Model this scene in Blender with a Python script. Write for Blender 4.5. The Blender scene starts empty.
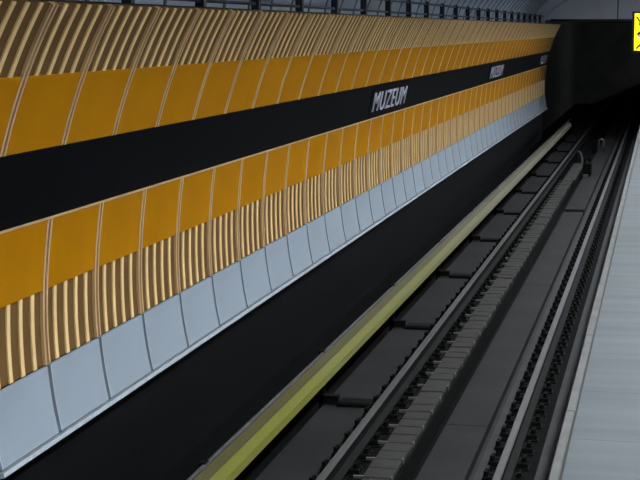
import bpy, bmesh, math, random
from mathutils import Vector, Matrix
random.seed(4)
C = bpy.context.scene.collection
H = 3.896            # camera height above the rail heads (rail heads are z = 0)
FPX = 1600.0
Y0, BAY, NBAY = 8.98, 1.128, 48
YEND = Y0 + BAY * NBAY

# ------------------------------------------------------------------ materials
def mat(name, col, rough=.6, metal=0., spec=.5, noise=0., nscale=6., bump=0., bscale=40., stretch=(1,1,1), col2=None, emit=None):
    m = bpy.data.materials.new(name); m.use_nodes = True
    nt = m.node_tree; b = nt.nodes['Principled BSDF']
    b.inputs['Base Color'].default_value = (*col, 1)
    b.inputs['Roughness'].default_value = rough
    b.inputs['Metallic'].default_value = metal
    b.inputs['Specular IOR Level'].default_value = spec
    if emit:
        b.inputs['Emission Color'].default_value = (*emit[0], 1); b.inputs['Emission Strength'].default_value = emit[1]
    if noise or bump:
        tc = nt.nodes.new('ShaderNodeTexCoord'); mp = nt.nodes.new('ShaderNodeMapping')
        mp.inputs['Scale'].default_value = stretch
        nt.links.new(tc.outputs['Object'], mp.inputs['Vector'])
    if noise:
        n = nt.nodes.new('ShaderNodeTexNoise'); n.inputs['Scale'].default_value = nscale; n.inputs['Detail'].default_value = 6
        r = nt.nodes.new('ShaderNodeValToRGB')
        c2 = col2 or tuple(c * (1 - noise) for c in col)
        r.color_ramp.elements[0].position = .35; r.color_ramp.elements[1].position = .68
        r.color_ramp.elements[0].color = (*c2, 1); r.color_ramp.elements[1].color = (*col, 1)
        nt.links.new(mp.outputs['Vector'], n.inputs['Vector']); nt.links.new(n.outputs['Fac'], r.inputs['Fac'])
        nt.links.new(r.outputs['Color'], b.inputs['Base Color'])
    if bump:
        n2 = nt.nodes.new('ShaderNodeTexNoise'); n2.inputs['Scale'].default_value = bscale; n2.inputs['Detail'].default_value = 4
        bp = nt.nodes.new('ShaderNodeBump'); bp.inputs['Strength'].default_value = bump; bp.inputs['Distance'].default_value = .01
        nt.links.new(mp.outputs['Vector'], n2.inputs['Vector']); nt.links.new(n2.outputs['Fac'], bp.inputs['Height'])
        nt.links.new(bp.outputs['Normal'], b.inputs['Normal'])
    return m

M = dict(
    yellow=mat('amber_anodised_sheet', (.41, .168, .001), .6, 0, .04, .12, 1.3),
    brown=mat('brown_recessed_sheet', (.142, .077, .026), .7, 0, .06, .15, 3),
    cream=mat('cream_rib', (.84, .58, .27), .6, 0, .08, .08, 3),
    edge=mat('pale_bronze_edge', (.58, .37, .18), .45, 0, .4, .1, 4),
    gap=mat('joint_shadow_brown', (.035, .018, .012), .8, 0, .2, .1, 4),
    grey=mat('blue_grey_enamel', (.285, .338, .388), .45, 0, .3, .10, .9),
    lip=mat('pale_metal_lip', (.42, .47, .52), .4, 0, .5, .1, 4),
    band=mat('black_glossy_band', (.003, .0033, .004), .6, 0, .03, .2, 1),
    navy=mat('dark_navy_plate', (.006, .007, .016), .4, 0, .35, .2, 2),
    white=mat('white_letter', (.42, .41, .50), .5, 0, .3, .04, 3),
    rail_dark=mat('dark_blue_grey_paint', (.012, .018, .028), .5, 0, .4, .2, 5),
    vault=mat('grey_blue_vault_sheet', (.48, .53, .60), .6, 0, .3, .12, .8),
    vaultseam=mat('grey_vault_seam', (.17, .20, .24), .6, 0, .3, .12, 2),
    endwall=mat('grey_lilac_end_wall', (.74, .74, .80), .7, 0, .3, .08, .6),
    arch=mat('pale_grey_arch', (.62, .65, .70), .6, 0, .3, .08, 1),
    soot=mat('sooty_black_wall', (.0042, .0045, .0052), .42, 0, .25, .3, 1.2, .2, 12),
    tunnel=mat('tunnel_black_lining', (.12, .12, .12), .9, 0, .05, .3, 1.0),
    slab=mat('dark_dusty_concrete', (.042, .042, .044), .78, 0, .09, .0, 1.6, .35, 25, col2=None),
    slab2=mat('worn_dark_kerb_concrete', (.018, .018, .019), .75, 0, .13, .3, 3, .3, 30),
    blackbed=mat('oily_black_ballast_concrete', (.004, .004, .0042), .9, 0, .02, .4, 6, .5, 40),
    steel=mat('worn_rail_head_steel', (.046, .047, .048), .5, 0, .3, .2, 5, .1, 60, (1, .2, 1)),
    rust=mat('dark_rusty_rail_steel', (.0055, .0054, .0052), .8, 0, .06, .35, 8),
    chair=mat('black_oily_iron', (.003, .003, .003), .8, 0, .05, .3, 10),
    clip=mat('grey_iron_clip', (.012, .012, .012), .6, 0, .1, .3, 12),
    block=mat('charcoal_duct_cover', (.024, .0235, .022), .8, 0, .1, .3, 4, .3, 40),
    tab=mat('pale_zinc_tab', (.075, .075, .073), .5, .2, .5, .2, 10),
    cover=mat('dirty_yellow_cover', (.25, .265, .055), .6, 0, .12, .35, 2.2, .15, 30, (1, .35, 1), (.17, .165, .065)),
    cover_top=mat('dirty_shaded_cover_top', (.12, .115, .04), .7, 0, .1, .4, 2.0, .15, 30, (1, .35, 1), (.09, .08, .04)),
    cable=mat('dusty_grey_cable', (.045, .043, .042), .7, 0, .3, .3, 5),
    platform=mat('blue_grey_platform_stone', (.052, .062, .0675), .65, 0, .12, .28, 1.1, .06, 10, (.25, 3.0, 1)),
    joint=mat('platform_joint', (.045, .052, .056), .7, 0, .3, .3, 4),
    coping=mat('pale_worn_coping_stone', (.065, .067, .065), .8, 0, .3, .3, 4, .2, 30),
    groove=mat('dark_groove', (.012, .012, .013), .8, 0, .2, .2, 5),
    signyellow=mat('sign_yellow', (.95, .74, .0), .5, 0, .3, .03, 2, emit=((1., .78, .0), .32)),
    signblack=mat('sign_black', (.006, .006, .007), .6, 0, .05, .2, 5),
    signgrey=mat('sign_grey', (.45, .45, .45), .5, 0, .3, .1, 5),
    lampwhite=mat('lamp_housing_white', (.7, .7, .7), .5, 0, .3, .05, 4),
    lampglow=mat('lamp_tube', (.9, .9, .9), .5, 0, .3, .02, 4, emit=((.92, .97, 1.0), 2.0)),
)
# concrete slab: two-tone mottling
def _mottle(m, a, b, scale):
    nt = m.node_tree; bs = nt.nodes['Principled BSDF']
    tc = nt.nodes.new('ShaderNodeTexCoord'); n = nt.nodes.new('ShaderNodeTexNoise')
    n.inputs['Scale'].default_value = scale; n.inputs['Detail'].default_value = 8; n.inputs['Roughness'].default_value = .65
    r = nt.nodes.new('ShaderNodeValToRGB'); r.color_ramp.elements[0].position = .38; r.color_ramp.elements[1].position = .6
    r.color_ramp.elements[0].color = (*a, 1); r.color_ramp.elements[1].color = (*b, 1)
    nt.links.new(tc.outputs['Object'], n.inputs['Vector']); nt.links.new(n.outputs['Fac'], r.inputs['Fac']); nt.links.new(r.outputs['Color'], bs.inputs['Base Color'])
_mottle(M['slab'], (.0085, .0085, .009), (.0130, .0130, .0134), 1.1)

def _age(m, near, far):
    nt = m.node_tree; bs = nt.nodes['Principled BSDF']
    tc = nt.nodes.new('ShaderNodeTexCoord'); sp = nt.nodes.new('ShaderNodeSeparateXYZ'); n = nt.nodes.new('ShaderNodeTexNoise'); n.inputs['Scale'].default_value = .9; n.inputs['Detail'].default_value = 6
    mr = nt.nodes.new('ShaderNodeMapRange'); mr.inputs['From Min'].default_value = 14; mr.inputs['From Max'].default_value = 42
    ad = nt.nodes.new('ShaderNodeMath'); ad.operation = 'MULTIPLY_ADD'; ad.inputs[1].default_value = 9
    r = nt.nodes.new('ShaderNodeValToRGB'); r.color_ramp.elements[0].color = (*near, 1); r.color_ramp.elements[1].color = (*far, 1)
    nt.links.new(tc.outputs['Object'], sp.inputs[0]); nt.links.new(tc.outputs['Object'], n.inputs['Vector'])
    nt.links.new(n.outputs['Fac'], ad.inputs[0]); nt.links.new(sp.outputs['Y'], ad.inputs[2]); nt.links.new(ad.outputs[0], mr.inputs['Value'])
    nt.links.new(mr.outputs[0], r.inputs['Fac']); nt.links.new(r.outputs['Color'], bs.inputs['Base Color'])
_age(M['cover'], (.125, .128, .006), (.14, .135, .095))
_age(M['cover_top'], (.052, .048, .008), (.10, .095, .07))  # dirt fade as on the side; top face's weaker light painted in darker

# ------------------------------------------------------------------ mesh helper
class MB:
    def __init__(s): s.v = []; s.f = []
    def add(s, vs, fs):
        k = len(s.v); s.v += [tuple(p) for p in vs]; s.f += [tuple(i + k for i in f) for f in fs]; return s
    def box(s, x0, x1, y0, y1, z0, z1):
        return s.add([(x0,y0,z0),(x1,y0,z0),(x1,y1,z0),(x0,y1,z0),(x0,y0,z1),(x1,y0,z1),(x1,y1,z1),(x0,y1,z1)],
                     [(0,3,2,1),(4,5,6,7),(0,1,5,4),(1,2,6,5),(2,3,7,6),(3,0,4,7)])
    def cbox(s, x0, x1, y0, y1, z0, z1, c=.01):      # box with its top edges chamfered
        return s.add([(x0,y0,z0),(x1,y0,z0),(x1,y1,z0),(x0,y1,z0),(x0,y0,z1-c),(x1,y0,z1-c),(x1,y1,z1-c),(x0,y1,z1-c),
                      (x0+c,y0+c,z1),(x1-c,y0+c,z1),(x1-c,y1-c,z1),(x0+c,y1-c,z1)],
                     [(0,3,2,1),(0,1,5,4),(1,2,6,5),(2,3,7,6),(3,0,4,7),(4,5,9,8),(5,6,10,9),(6,7,11,10),(7,4,8,11),(8,9,10,11)])
    def prism(s, poly, y0, y1):                       # (x, z) outline swept along the track
        n = len(poly)
        vs = [(x, y0, z) for x, z in poly] + [(x, y1, z) for x, z in poly]
        fs = [(i, (i+1) % n, n + (i+1) % n, n + i) for i in range(n)]
        fs += [tuple(range(n))[::-1], tuple(range(n, 2*n))]
        return s.add(vs, fs)
    def strip(s, front, back, y0, y1):                # curved sheet: front and back lines of equal length
        n = len(front)
        vs = [(x, y0, z) for x, z in front] + [(x, y0, z) for x, z in back] + [(x, y1, z) for x, z in front] + [(x, y1, z) for x, z in back]
        fs = []
        for i in range(n-1):
            a, b, c, d = i, i+1, n+i+1, n+i
            fs += [(a, b, c, d), (2*n+d, 2*n+c, 2*n+b, 2*n+a), (a, 2*n+a, 2*n+b, b), (d, c, 2*n+c, 2*n+d)]
        fs += [(0, n, 3*n, 2*n), (n-1, 3*n-1, 4*n-1, 2*n-1)]
        return s.add(vs, fs)
    def tube(s, pts, r, k=10):
        pts = [Vector(p) for p in pts]; rings = []
        for i, p in enumerate(pts):
            d = (pts[min(i+1, len(pts)-1)] - pts[max(i-1, 0)]).normalized()
            a = d.cross(Vector((0, 0, 1)))
            if a.length < 1e-3: a = d.cross(Vector((1, 0, 0)))
            a.normalize(); b = d.cross(a)
            rings.append([p + (a*math.cos(2*math.pi*j/k) + b*math.sin(2*math.pi*j/k))*r for j in range(k)])
        vs = [q for g in rings for q in g]; fs = []
        for i in range(len(pts)-1):
            for j in range(k):
                fs.append((i*k+j, i*k+(j+1) % k, (i+1)*k+(j+1) % k, (i+1)*k+j))
        fs += [tuple(range(k))[::-1], tuple(range((len(pts)-1)*k, len(pts)*k))]
        return s.add(vs, fs)
    def ball(s, c, r, k=10, m=6):
        vs = [(c[0], c[1], c[2]-r)]
        for i in range(1, m):
            t = -math.pi/2 + math.pi*i/m
            vs += [(c[0]+r*math.cos(t)*math.cos(2*math.pi*j/k), c[1]+r*math.cos(t)*math.sin(2*math.pi*j/k), c[2]+r*math.sin(t)) for j in range(k)]
        vs.append((c[0], c[1], c[2]+r)); fs = [(0, 1+(j+1) % k, 1+j) for j in range(k)]
        for i in range(m-2):
            fs += [(1+i*k+j, 1+i*k+(j+1) % k, 1+(i+1)*k+(j+1) % k, 1+(i+1)*k+j) for j in range(k)]
        L = len(vs)-1; b = 1+(m-2)*k
        fs += [(b+j, b+(j+1) % k, L) for j in range(k)]
        return s.add(vs, fs)
    def build(s, name, m, parent=None, org=(0,0,0), smooth=False):
        me = bpy.data.meshes.new(name)
        me.from_pydata([(x-org[0], y-org[1], z-org[2]) for x, y, z in s.v], [], s.f)
        bm = bmesh.new(); bm.from_mesh(me); bmesh.ops.recalc_face_normals(bm, faces=bm.faces[:]); bm.to_mesh(me); bm.free()
        me.materials.append(m)
        if smooth:
            for p in me.polygons: p.use_smooth = True
        o = bpy.data.objects.new(name, me); C.objects.link(o)
        if parent: o.parent = parent
        else: o.location = org
        return o

def tag(o, label, cat, group=None):
    o['label'] = label; o['category'] = cat
    if group: o['group'] = group
    return o
def thing(name, label, cat, loc, group=None):
    o = bpy.data.objects.new(name, None); C.objects.link(o); o.location = loc; o.empty_display_size = .2
    return tag(o, label, cat, group)
def struct(name, mb, m, org=(0,0,0), smooth=False):
    o = mb.build(name, m, None, org, smooth); o['kind'] = 'structure'; return o
def dup(root, loc, label=None):
    r = root.copy(); C.objects.link(r); r.location = loc
    if label: r['label'] = label
    for ch in list(root.children):
        c = ch.copy(); C.objects.link(c); c.parent = r
        for g in list(ch.children):
            d = g.copy(); C.objects.link(d); d.parent = c
    return r
ONES = ['', 'first', 'second', 'third', 'fourth', 'fifth', 'sixth', 'seventh', 'eighth', 'ninth', 'tenth', 'eleventh', 'twelfth', 'thirteenth',
        'fourteenth', 'fifteenth', 'sixteenth', 'seventeenth', 'eighteenth', 'nineteenth']
TENS = {2: ('twentieth', 'twenty'), 3: ('thirtieth', 'thirty'), 4: ('fortieth', 'forty'), 5: ('fiftieth', 'fifty')}
def nth(n):
    if n < 20: return ONES[n]
    t, u = divmod(n, 10)
    return TENS[t][0] if u == 0 else TENS[t][1] + '-' + ONES[u]

# ------------------------------------------------------------------ camera
TH = math.atan(211/FPX); PS = math.atan(345*math.cos(TH)/FPX)
cd = bpy.data.cameras.new('camera'); cam = bpy.data.objects.new('camera', cd); C.objects.link(cam)
cd.sensor_width = 36; cd.lens = 36*FPX/640; cd.clip_end = 300; cd.clip_start = .1
cam.location = (0, 0, H)
cam.rotation_euler = (math.pi/2 - TH, 0, PS)
bpy.context.scene.camera = cam
FWD = Vector((-math.sin(PS)*math.cos(TH), math.cos(PS)*math.cos(TH), -math.sin(TH))); RT = Vector((math.cos(PS), math.sin(PS), 0)); UP = RT.cross(FWD)
def px(x, y, z):                                     # image column of a point, to leave out panels outside the frame
    d = Vector((x, y, z-H)); return 320 + FPX*d.dot(RT)/d.dot(FWD)

# ------------------------------------------------------------------ wall cross-section (x, z relative to camera)
KEY = [(-3.97, .173), (-4.10, -.085), (-4.205, -.315), (-4.30, -.58), (-4.375, -.848), (-4.45, -1.13), (-4.50, -1.410), (-4.528, -1.70), (-4.543, -1.982), (-4.552, -2.25), (-4.543, -2.525), (-4.505, -2.82), (-4.444, -3.105)]
import numpy as np
_P = np.polyfit([k[1] for k in KEY], [k[0] for k in KEY], 4)
def cr(z): return float(np.polyval(_P, z))           # smooth x(z)

def line(z0, z1, off, n=8):                          # profile line moved off along its normal (towards the track)
    out = []
    for i in range(n+1):
        z = z0 + (z1-z0)*i/n; e = .02
        a, b = max(z-e, KEY[-1][1]), min(z+e, KEY[0][1])
        tx, tz = cr(b)-cr(a), b-a; L = math.hypot(tx, tz)
        out.append((cr(z) + tz/L*off, H + z - tx/L*off))
    return out
ZT, ZS, ZBT, ZBB, ZS2, ZGT, ZGB = .173, -.311, -.848, -1.410, -1.950, -2.525, -3.105
g = .019                                             # half joint

def ribbed_bay(name, zr0, zr1, zy0, zy1, label):
    zlo = min(zr0, zr1, zy0, zy1); org = (cr(zlo), 0, H+zlo)
    t = thing(name, label, 'wall panel', org)
    MB().strip(line(zy0, zy1, .022), line(zy0, zy1, .0), .05, BAY-.05).build('yellow_sheet', M['yellow'], t, org)
    MB().strip(line(zr0, zr1, .004), line(zr0, zr1, -.02), .05, BAY-.05).build('ribbed_sheet', M['brown'], t, org)
    for k in range(1, 5):
        yc = BAY*k/5
        f = line(zr0, zr1, .016); b = line(zr0, zr1, .0)
        MB().strip(f, b, yc-.030, yc+.030).build('rib', M['cream'], t, org)
    za, zb = max(zr0, zr1, zy0, zy1), zlo
    for y0, y1 in ((g, .05), (BAY-.05, BAY-g)):
        MB().strip(line(za, zb, .027, 14), line(za, zb, -.02, 14), y0, y1).build('edge_flange', M['edge'], t, org)
    return t

def visible(k, z0, z1):
    return max(px(cr(z), Y0+BAY*(k+1), H+z) for z in (z0, z1)) > 0
UPL = lambda n: 'ribbed brown and amber metal panel above the black band, %s from near left end' % nth(n)
LOL = lambda n: 'amber and ribbed brown metal panel below the black band, %s from near left end' % nth(n)
GRL = lambda n: 'plain blue-grey wall panel at the foot of the cladding, %s from near left end' % nth(n)
up = ribbed_bay('cladding_panel', ZT, ZS, ZS, ZBT, UPL(1)); up['group'] = 'upper cladding panels along the track wall'
lo = ribbed_bay('cladding_panel', ZS2, ZGT, ZBB, ZS2, LOL(1)); lo['group'] = 'lower cladding panels along the track wall'
go = (cr(ZGB), 0, H+ZGB)
gp = thing('enamel_panel', GRL(1), 'wall panel', go, 'blue-grey panels along the foot of the wall')
MB().strip(line(ZGT-.012, ZGB+.05, .03), line(ZGT-.012, ZGB+.05, .0), .028, BAY-.028).build('grey_sheet', M['grey'], gp, go)
MB().strip(line(ZGB+.032, ZGB, .045, 2), line(ZGB+.032, ZGB, -.02, 2), .002, BAY-.002).build('bottom_lip', M['lip'], gp, go)
MB().strip(line(ZGT-.012, ZGB+.05, .033), line(ZGT-.012, ZGB+.05, .0), .0285, .040).build('edge_bead', M['lip'], gp, go)
for proto, z0, z1, lab in ((up, ZT, ZBT, UPL), (lo, ZBB, ZGT, LOL), (gp, ZGT, ZGB, GRL)):
    n = 0; first = True
    for k in range(-1, NBAY):
        if not visible(k, z0, z1): continue
        n += 1; loc = (proto.location.x, Y0+BAY*k, proto.location.z)
        if first: proto.location = loc; proto['label'] = lab(n); first = False
        else: dup(proto, loc, lab(n))

# the black band with the station name
YN = Y0 - 2
bd = thing('sign_band', 'long black glossy band running the whole length of the wall', 'sign band', (cr(ZBB), YN, H+ZBB))
bo = (cr(ZBB), YN, H+ZBB)
MB().strip(line(ZBT-.004, ZBB+.004, .02), line(ZBT-.004, ZBB+.004, -.02), YN, YEND).build('band_sheet', M['band'], bd, bo)
MB().strip(line(ZBB+.02, ZBB+.004, .034, 1), line(ZBB+.02, ZBB+.004, .0, 1), YN, YEND).build('edge_trim', M['edge'], bd, bo)
def lettering_mesh(text, w, h):
    cu = bpy.data.curves.new('lettering', 'FONT'); cu.body = text; cu.size = 1; cu.extrude = .02; cu.offset = .0; cu.space_character = 1.12
    ob = bpy.data.objects.new('lettering', cu); C.objects.link(ob)
    dg = bpy.context.evaluated_depsgraph_get(); me = bpy.data.meshes.new_from_object(ob.evaluated_get(dg))
    bpy.data.objects.remove(ob); bpy.data.curves.remove(cu)
    xs = [v.co.x for v in me.vertices]; ys = [v.co.y for v in me.vertices]
    for v in me.vertices:
        v.co.x = ((v.co.x-min(xs))/(max(xs)-min(xs))-.5)*w; v.co.y = ((v.co.y-min(ys))/(max(ys)-min(ys))-.5)*h; v.co.z *= .4
    me.materials.clear(); me.materials.append(M['white']); me.name = 'lettering'
    return me
zc = (ZBT+ZBB)/2 + .0
tx = Vector((cr(zc+.1)-cr(zc-.1), 0, .2)).normalized(); nx = Vector((tx.z, 0, -tx.x))
lm = lettering_mesh('MUZEUM', 3.15, .31)
rot = Matrix((Vector((0, 1, 0)), tx, nx)).transposed().to_4x4()
first = None
for yc, lab in ((26.2, 'station name sign in white letters on the black band, nearest of the row'),
                (43.5, 'station name sign in white letters, second along the black band'),
                (60.6, 'faint station name sign at the dark far end of the black band')):
    c = Vector((cr(zc), yc, H+zc)) + nx*.021
    if first is None:
        t = thing('station_sign', lab, 'sign', c, 'station name signs along the black band'); t.matrix_world = Matrix.Translation(c) @ rot
        MB().box(-1.78, 1.78, -.215, .215, 0, .012).build('sign_plate', M['band'], t)
        l = bpy.data.objects.new('lettering', lm); C.objects.link(l); l.parent = t; l.location = (0, 0, .02)
        first = t
    else:
        dup(first, c, lab)

# ------------------------------------------------------------------ setting
# wall behind the cladding, with the dark recess below it
back = line(ZT, ZGB, -.05, 24)
wl = MB()
wl.strip(line(ZT, ZGB, -.045, 24), [(-5.3, z) for x, z in line(ZT, ZGB, -.045, 24)], YN-8, YEND)
wl.box(-5.3, -4.60, YN-8, YEND, -.45, H+ZGB+.02)
struct('wall_left', wl, M['soot'])
# ledge over the cladding
struct('trim_1', MB().box(-5.0, -4.10, YN-8, YEND, H+ZT-.06, H+ZT+.004), M['soot'])
# vault
VX, VR, VZ, VH = 1.2, 6.2, H+.12, 2.25
def arc(r, hh, n=40): return [(VX - r*math.cos(math.pi*i/n), VZ + hh*math.sin(math.pi*i/n)) for i in range(n+1)]
ce = MB().strip(arc(VR, VH), arc(VR+.2, VH+.2), YN-8, YEND)
struct('ceiling', ce, M['vault'], smooth=False)
# thin cover strips over the joints of the vault sheets
tr = MB()
for k in range(-14, NBAY):
    y = Y0 + BAY*k
    tr.strip(arc(VR-.012, VH-.012, 28), arc(VR+.01, VH+.01, 28), y-.035, y+.035)
struct('trim_2', tr, M['vaultseam'])
# end wall over the tunnel mouth
EZ = H + .345
ar = [p for p in arc(VR-.02, VH-.02, 40) if p[1] > EZ]
ew = MB().prism([(ar[-1][0], EZ)] + ar[::-1] + [(ar[0][0], EZ)], YEND, YEND+.4)
struct('wall_back', ew, M['endwall'])
struct('trim_3', MB().box(-4.35, 3.2, YEND-.06, YEND, EZ-.06, EZ+.035), M['soot'])
tj = MB()
for x in (-1.79, 1.2): tj.box(x-.02, x+.02, YEND-.012, YEND+.02, EZ, VZ+VH*.9)
struct('trim_4', tj, M['soot'])
# pale rim of the vault where it meets the end wall
struct('trim_5', MB().strip(arc(VR-.03, VH-.03), arc(VR-.42, VH-.42), YEND-1.1, YEND-.02), M['arch'])
# tunnel beyond the mouth
tn = MB()
tn.box(-5.3, -4.9, YEND, YEND+30, -.4, EZ+.1); tn.box(4.9, 5.3, YEND, YEND+30, -.4, EZ+.1)
tn.box(-5.3, 8.6, YEND+.4, YEND+30, EZ, EZ+.3); tn.box(-5.3, 8.6, YEND+30, YEND+30.4, -.4, EZ+.3)
struct('wall_tunnel', tn, M['tunnel'])
struct('wall_right', MB().box(7.4, 7.7, YN-8, YEND, .9, VZ+.1), M['grey'])
struct('wall_front', MB().box(-5.3, 7.7, YN-8.3, YN-8, -.4, VZ+VH+.2), M['grey'])

# ------------------------------------------------------------------ track bed
PZ, PE = 1.12, -.635
BZ = -.20
ya, yb = YN-8, YEND+30
fl = MB().box(-5.3, -.2, ya, yb, -.5, BZ-.16)
struct('floor_under_track', fl, M['blackbed'])
sl = MB(); y = 11.0; starts = [2.9, 8.4]
sl.box(-3.56, -2.90, ya, yb, BZ-.3, BZ)                      # between the power rail and the left rail
struct('floor_trackside_slab', sl, M['slab'])
struct('floor_rail_seat', MB().box(-2.915, -2.62, ya, yb, BZ-.3, BZ-.012), M['blackbed'])
struct('floor_trough', MB().box(-2.62, -2.12, ya, yb, BZ-.3, BZ-.05), M['blackbed'])
ct = MB()
for y0, y1 in ((ya, 16.2), (16.215, 25.6), (25.615, 36.2), (36.75, 47.0), (47.02, yb)):
    ct.box(-2.12, -1.685, y0, y1, BZ-.3, BZ+.01)
struct('floor_centre_slab', ct, M['slab'])
struct('floor_kerb', MB().prism([(-1.645, BZ-.3), (-1.645, BZ+.01), (-1.60, BZ+.025), (-1.50, BZ+.025), (-1.48, BZ-.3)], ya, yb), M['slab2'])
struct('floor_rail_bed', MB().box(-1.48, -1.06, ya, yb, BZ-.3, BZ-.012), M['blackbed'])
struct('floor_side_slab', MB().box(-1.06, -.80, ya, yb, BZ-.3, BZ), M['slab2'])
# fine dark groove in the centre slab towards the kerb is the open gap at x = -1.655

# running rails
def rail_profile(x):
    return [(x-.075, -.17), (x+.075, -.17), (x+.075, -.158), (x+.012, -.135), (x+.010, -.05), (x+.036, -.038), (x+.036, -.006), (x+.028, 0),
            (x-.028, 0), (x-.036, -.006), (x-.036, -.038), (x-.010, -.05), (x-.012, -.135), (x-.075, -.158)]
def running_rail(x, label):
    org = (x, ya, -.17)
    t = thing('running_rail', label, 'rail', org, 'running rails of the track')
    MB().prism(rail_profile(x), ya, yb).build('rail_web', M['rust'], t, org)
    MB().prism([(x-.037, -.014), (x+.037, -.014), (x+.037, -.005), (x+.030, .003), (x-.030, .003), (x-.037, -.005)], ya, yb).build('rail_head', M['steel'], t, org)
    b = MB()
    b.cbox(-.20, .20, -.10, .10, -.055, -.0, .012)            # iron base plate
    for s in (-1, 1):
        b.cbox(s*.135-.05, s*.135+.05, -.085, -.012, 0, .052, .012)
        b.cbox(s*.135-.05, s*.135+.05, .02, .095, 0, .052, .012)
        b.tube([(s*.15, -.05, .05), (s*.15, -.05, .10)], .026, 6)
        b.tube([(s*.15, .055, .05), (s*.15, .055, .09)], .022, 6)
    fa = b.build('rail_chair', M['chair'], t); fb = MB()
    fb.tube([(.085, -.012, .03), (.11, .0, .065), (.15, .005, .045)], .011, 6)
    fc = fb.build('spring_clip', M['clip'], fa)
    c2 = fc.copy(); C.objects.link(c2); c2.parent = fa; c2.rotation_euler = (0, 0, math.pi)
    n = 0; y = 10.4
    while y < 63 and n < 99:
        loc = (0, y-ya, -.02)
        if n == 0: fa.location = loc
        else:
            c = fa.copy(); C.objects.link(c); c.location = loc; c.parent = t
            for e in (fc, c2):
                d = e.copy(); C.objects.link(d); d.parent = c
        y += .545; n += 1
    return t
running_rail(-2.8375, 'left running rail, worn grey steel, beside the row of duct covers')
running_rail(-1.3325, 'right running rail, worn grey steel, close beside the platform edge')

# duct with its row of short covers, right of the left rail
do = (-2.302, 10.2, BZ-.05)
du = thing('cable_duct', 'long low duct of short charcoal cover blocks between the rails', 'cable duct', do)
MB().box(-2.40, -2.20, 10.2, 46.2, BZ-.05, -.035).build('duct_body', M['chair'], du, do)
cv = MB().cbox(-.128, .128, .006, .296, -.05, .01, .012).build('cover_block', M['block'], du)
tb = MB().box(-.20, -.11, .012, .035, -.012, .012); lb = MB().box(.116, .132, .03, .10, -.04, .006)
tab = None
y = 10.6; n = 0
stuff = MB()
while y < 45.9:
    loc = (0, y-do[1], .108-do[2]-.01 + random.uniform(-.006, .006))
    if n == 0: o = cv
    elif n < 99: o = cv.copy(); C.objects.link(o); o.parent = du
    else:
        stuff.cbox(-2.283-.148, -2.283+.148, y+.006, y+.296, .05, .108, .012); y += .305; n += 1; continue
    o.location = loc; o.rotation_euler = (random.uniform(-.01, .01), random.uniform(-.02, .02), random.uniform(-.02, .02))
    if n % 2 == 0:
        if tab is None: tab = tb.build('zinc_tab', M['tab'], o); tab['label'] = 'pale zinc tab'; lug = lb.build('zinc_lug', M['tab'], o)
        else:
            for e in (tab, lug): d = e.copy(); C.objects.link(d); d.parent = o
    y += .305; n += 1
if stuff.v:
    o = stuff.build('cover_block', M['block'], du, do); o['kind'] = 'stuff'

# power rail with its yellow cover
po = (-3.47, ya, BZ)
pr = thing('power_rail', 'power rail under a dirty yellow cover along the black wall', 'power rail', po)
pz = .31
MB().prism([(-3.385, pz-.10), (-3.375, pz-.10), (-3.385, pz-.03), (-3.425, pz+.055), (-3.435, pz+.055), (-3.40, pz-.03)], ya, YEND-1.5).build('cover_side', M['cover'], pr, po)
MB().prism([(-3.425, pz+.045), (-3.425, pz+.062), (-3.535, pz+.066), (-3.55, pz+.05), (-3.55, pz-.08), (-3.535, pz-.08), (-3.535, pz+.045)], ya, YEND-1.5).build('cover_top', M['cover_top'], pr, po)
MB().prism([(-3.52, pz-.14), (-3.42, pz-.14), (-3.42, pz-.12), (-3.46, pz-.11), (-3.46, pz-.02), (-3.43, pz-.01), (-3.43, pz+.02), (-3.51, pz+.02), (-3.51, pz-.01), (-3.48, pz-.02), (-3.48, pz-.11), (-3.52, pz-.12)], ya, YEND-1.5).build('contact_rail', M['rust'], pr, po)
MB().tube([(-3.572, ya, pz+.055), (-3.572, YEND+1, pz+.055)], .020, 8).build('edge_cable', M['cable'], pr, po)
XT = [16.9 + 4.66*k for k in range(-1, 10)]
for y in XT:
    b = MB(); b.box(-3.62, -3.56, y-.05, y+.05, BZ-.05, pz+.085); b.box(-3.62, -3.40, y-.05, y+.05, BZ+.02, BZ+.10); b.box(-3.58, -3.54, y-.04, y+.04, pz-.1, pz+.0)
    b.build('bracket', M['chair'], pr, po)
bl = None
n = 0
XL = lambda n: 'dark cross beam from the yellow-covered rail to the left rail, %s from near end' % nth(n)
for y in XT[1:]:
    n += 1; oo = (-3.1, y, BZ)
    if bl is None:
        b = MB(); b.cbox(-3.395, -2.935, y-.13, y+.13, BZ+.001, BZ+.05, .02)
        bl = tag(b.build('cross_beam', M['chair'], None, oo), XL(n), 'beam', 'cross beams between power rail and running rail')
    else:
        c = bl.copy(); C.objects.link(c); c.location = oo; c['label'] = XL(n)

# trackside box with its bent cable, and the hoop beyond
bx = thing('trackside_box', 'small dark box with pale feet at the far end of the duct', 'box', (-2.02, 44.6, BZ+.01))
o3 = tuple(bx.location)
MB().cbox(-2.125, -1.91, 44.9, 45.7, BZ+.05, .20, .03).build('box_body', M['chair'], bx, o3)
MB().box(-2.12, -1.98, 44.75, 44.92, BZ+.012, -.11).build('box_foot', M['tab'], bx, o3)
MB().tube([(-2.08, 45.0, .19), (-2.07, 45.0, .30), (-2.02, 45.1, .34), (-1.96, 45.2, .29), (-1.95, 45.2, .19)], .03, 8).build('box_handle', M['chair'], bx, o3, True)
tag(MB().tube([(-2.57, 50.8, BZ-.04), (-2.57, 50.8, .03), (-2.53, 50.6, .09), (-2.46, 50.3, .05), (-2.40, 50.0, -.06), (-2.38, 49.8, BZ-.04)], .04, 8)
    .build('cable', M['cable'], None, (-2.6, 50, BZ-.05), True), 'bent grey cable arching up beside the left rail near the tunnel mouth', 'cable')
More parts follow.
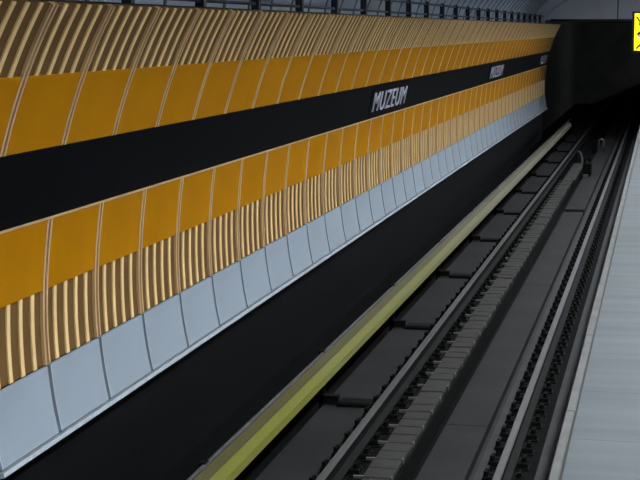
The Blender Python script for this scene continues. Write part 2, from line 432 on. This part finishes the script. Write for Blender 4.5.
hp = thing('marker_hoop', 'small grey hoop standing between the rails before the tunnel', 'hoop', (-2.0, 54.5, BZ+.01))
o4 = tuple(hp.location)
MB().tube([(-2.10, 54.5, BZ+.012), (-2.075, 54.5, .10), (-2.06, 54.5, .19), (-2.0, 54.5, .225), (-1.93, 54.5, .21), (-1.90, 54.5, .12), (-1.91, 54.5, BZ+.012)], .03, 8).build('hoop_tube', M['tab'], hp, o4, True)
MB().cbox(-2.30, -2.14, 54.4, 54.7, BZ-.048, .18, .02).build('hoop_box', M['chair'], hp, o4)

# ------------------------------------------------------------------ platform
struct('floor', MB().box(PE+.084, 7.4, ya, yb, .80, PZ), M['platform'])
struct('wall_platform_side', MB().box(PE+.16, PE+.5, ya, yb, -.4, .80), M['soot'])
struct('trim_6', MB().box(PE+.055, PE+.095, ya, yb, .8, PZ-.012), M['groove'])
cp = MB(); y = ya + .61
while y < yb:
    cp.cbox(PE+random.uniform(-.004, .004), PE+.066+random.uniform(-.004, .004), y+.006, min(y+2.99, yb), .80, PZ+.003, .008); y += 3.0
struct('trim_7', cp, M['coping'])
pj = MB(); y = ya + 1.31
while y < yb:
    pj.box(PE+.09, 7.4, y-.006, y+.006, PZ-.02, PZ+.0008); y += 1.5
struct('trim_8', pj, M['joint'])

# hanging yellow sign
sy = 25.0
so = (.10, sy, H-.34)
sg = thing('hanging_sign', 'yellow sign with black edge hanging over the platform at top right', 'sign', so)
def R(x, y): return (x, y)
sx0, sx1, sz0, sz1 = -.455, .80, H-.325, H+.235
MB().box(sx0-.035, sx1+.035, sy, sy+.10, sz0-.03, sz1+.03).build('sign_case', M['signblack'], sg, so)
MB().box(sx0, sx1, sy-.008, sy+.02, sz0, sz1).build('sign_face', M['signyellow'], sg, so)
mk = MB()
def stroke(pts, w):
    for (a, b), (c, d) in zip(pts, pts[1:]):
        L = math.hypot(c-a, d-b); nxx, nz = -(d-b)/L*w/2, (c-a)/L*w/2
        mk.add([(a+nxx, sy-.012, b+nz), (c+nxx, sy-.012, d+nz), (c-nxx, sy-.012, d-nz), (a-nxx, sy-.012, b-nz),
                (a+nxx, sy-.007, b+nz), (c+nxx, sy-.007, d+nz), (c-nxx, sy-.007, d-nz), (a-nxx, sy-.007, b-nz)],
               [(0,1,2,3),(7,6,5,4),(0,4,5,1),(1,5,6,2),(2,6,7,3),(3,7,4,0)])
zt = sz1
stroke([(-.425, zt-.05), (-.40, zt-.085), (-.37, zt-.13), (-.38, zt-.18)], .022)
stroke([(-.405, zt-.325), (-.37, zt-.285), (-.33, zt-.27)], .035)
stroke([(-.42, zt-.53), (-.39, zt-.50), (-.37, zt-.47), (-.345, zt-.52)], .022)
mk.build('pictogram', M['signblack'], sg, so)
MB().box(-.40, -.34, sy-.012, sy-.007, zt-.36, zt-.315).build('pictogram_fill', M['signgrey'], sg, so)
for x in (-.2, .45):
    MB().tube([(x, sy+.05, sz1+.02), (x, sy+.05, VZ+VH*.955)], .012, 8).build('hanger_rod', M['signblack'], sg, so)

# ------------------------------------------------------------------ railing on top of the cladding
ro = (-4.57, 9.9, H+ZT)
gr = thing('guard_railing', 'dark low railing along the top of the curved wall', 'railing', ro)
MB().tube([(-4.57, YN-2, H+.485), (-4.57, YEND, H+.485)], .022, 8).build('top_rail', M['rail_dark'], gr, ro)
MB().tube([(-4.57, YN-2, H+.285), (-4.57, YEND, H+.285)], .018, 8).build('middle_rail', M['rail_dark'], gr, ro)
pb = None
for k in range(-1, 22):
    y = 13.4 + 2.245*k
    if pb is None:
        b = MB(); b.box(-.045, .045, -.05, .05, .004, .33); b.box(-.06, .06, -.06, .06, .004, .02)
        pb = b.build('post', M['rail_dark'], gr); q = MB().ball((0, 0, .315), .05).build('post_cap', M['rail_dark'], pb, (0,0,0), True); c = pb
    else:
        c = pb.copy(); C.objects.link(c); c.parent = gr; d = q.copy(); C.objects.link(d); d.parent = c
    c.location = (0, y-ro[1], 0)

# ------------------------------------------------------------------ lamps over the platform
lx, lz = 0.6, H+1.75
NL = 11
L0 = None
for i in range(NL):
    y = .5 + 5.6*i
    if L0 is None:
        L0 = thing('ceiling_lamp', 'long fluorescent lamp hung from the vault above the platform', 'lamp', (lx, y, lz), 'lamps above the platform')
        MB().prism([(-.16, .0), (-.15, .10), (.15, .10), (.16, 0), (.13, .0), (.12, .05), (-.12, .05), (-.13, 0)], -2.6, 2.6).build('lamp_housing', M['lampwhite'], L0)
        MB().tube([(0, -2.5, .03), (0, 2.5, .03)], .015, 8).build('lamp_tube', M['lampglow'], L0)
        b = MB()
        for s in (-1.8, 1.8): b.tube([(0, s, .09), (0, s, .60)], .01, 6)
        b.build('lamp_rod', M['lampwhite'], L0)
    else: dup(L0, (lx, y, lz))
    ld = bpy.data.lights.new('platform_light', 'AREA'); ld.shape = 'RECTANGLE'; ld.size = .24; ld.size_y = 5.1
    ld.energy = (370, 370, 370, 370, 370, 370, 350, 330, 260, 150, 70)[i]; ld.color = (.95, .98, 1.0); ld.spread = math.radians(155)
    up_ = bpy.data.lights.new('vault_fill_uplight', 'AREA'); up_.shape = 'RECTANGLE'; up_.size = .24; up_.size_y = 5.1; up_.energy = 310 if i < 9 else 420; up_.color = ld.color  # upward fill added over each lamp to brighten vault and end wall
    uo = bpy.data.objects.new('vault_fill_uplight', up_); C.objects.link(uo); uo.location = (lx, y, lz+.12); uo.rotation_euler = (math.pi, 0, 0)
    lo_ = bpy.data.objects.new('platform_light', ld); C.objects.link(lo_); lo_.location = (lx, y, lz-.012)

# unseen fill lamp, added to lift the black beyond the tunnel mouth
tl = thing('tunnel_fill_lamp', 'small unseen fill lamp added to lift the dark inside the tunnel', 'lamp', (4.82, 84, 3.4))
MB().cbox(4.72, 4.87, 83.8, 84.2, 3.3, 3.5, .02).build('fill_lamp_body', M['lampwhite'], tl, tuple(tl.location))
pl = bpy.data.lights.new('tunnel_fill_light', 'POINT'); pl.energy = 190; pl.shadow_soft_size = .1; pl.color = (.95, 1, 1)
po_ = bpy.data.objects.new('tunnel_fill_light', pl); C.objects.link(po_); po_.location = (4.5, 84, 3.4)
w = bpy.data.worlds.new('world'); bpy.context.scene.world = w; w.use_nodes = True
w.node_tree.nodes['Background'].inputs['Color'].default_value = (.5, .55, .6, 1); w.node_tree.nodes['Background'].inputs['Strength'].default_value = .05
vs = bpy.context.scene.view_settings
vs.view_transform = 'Standard'; vs.look = 'None'; vs.exposure = 0; vs.gamma = 1; vs.use_curve_mapping = False
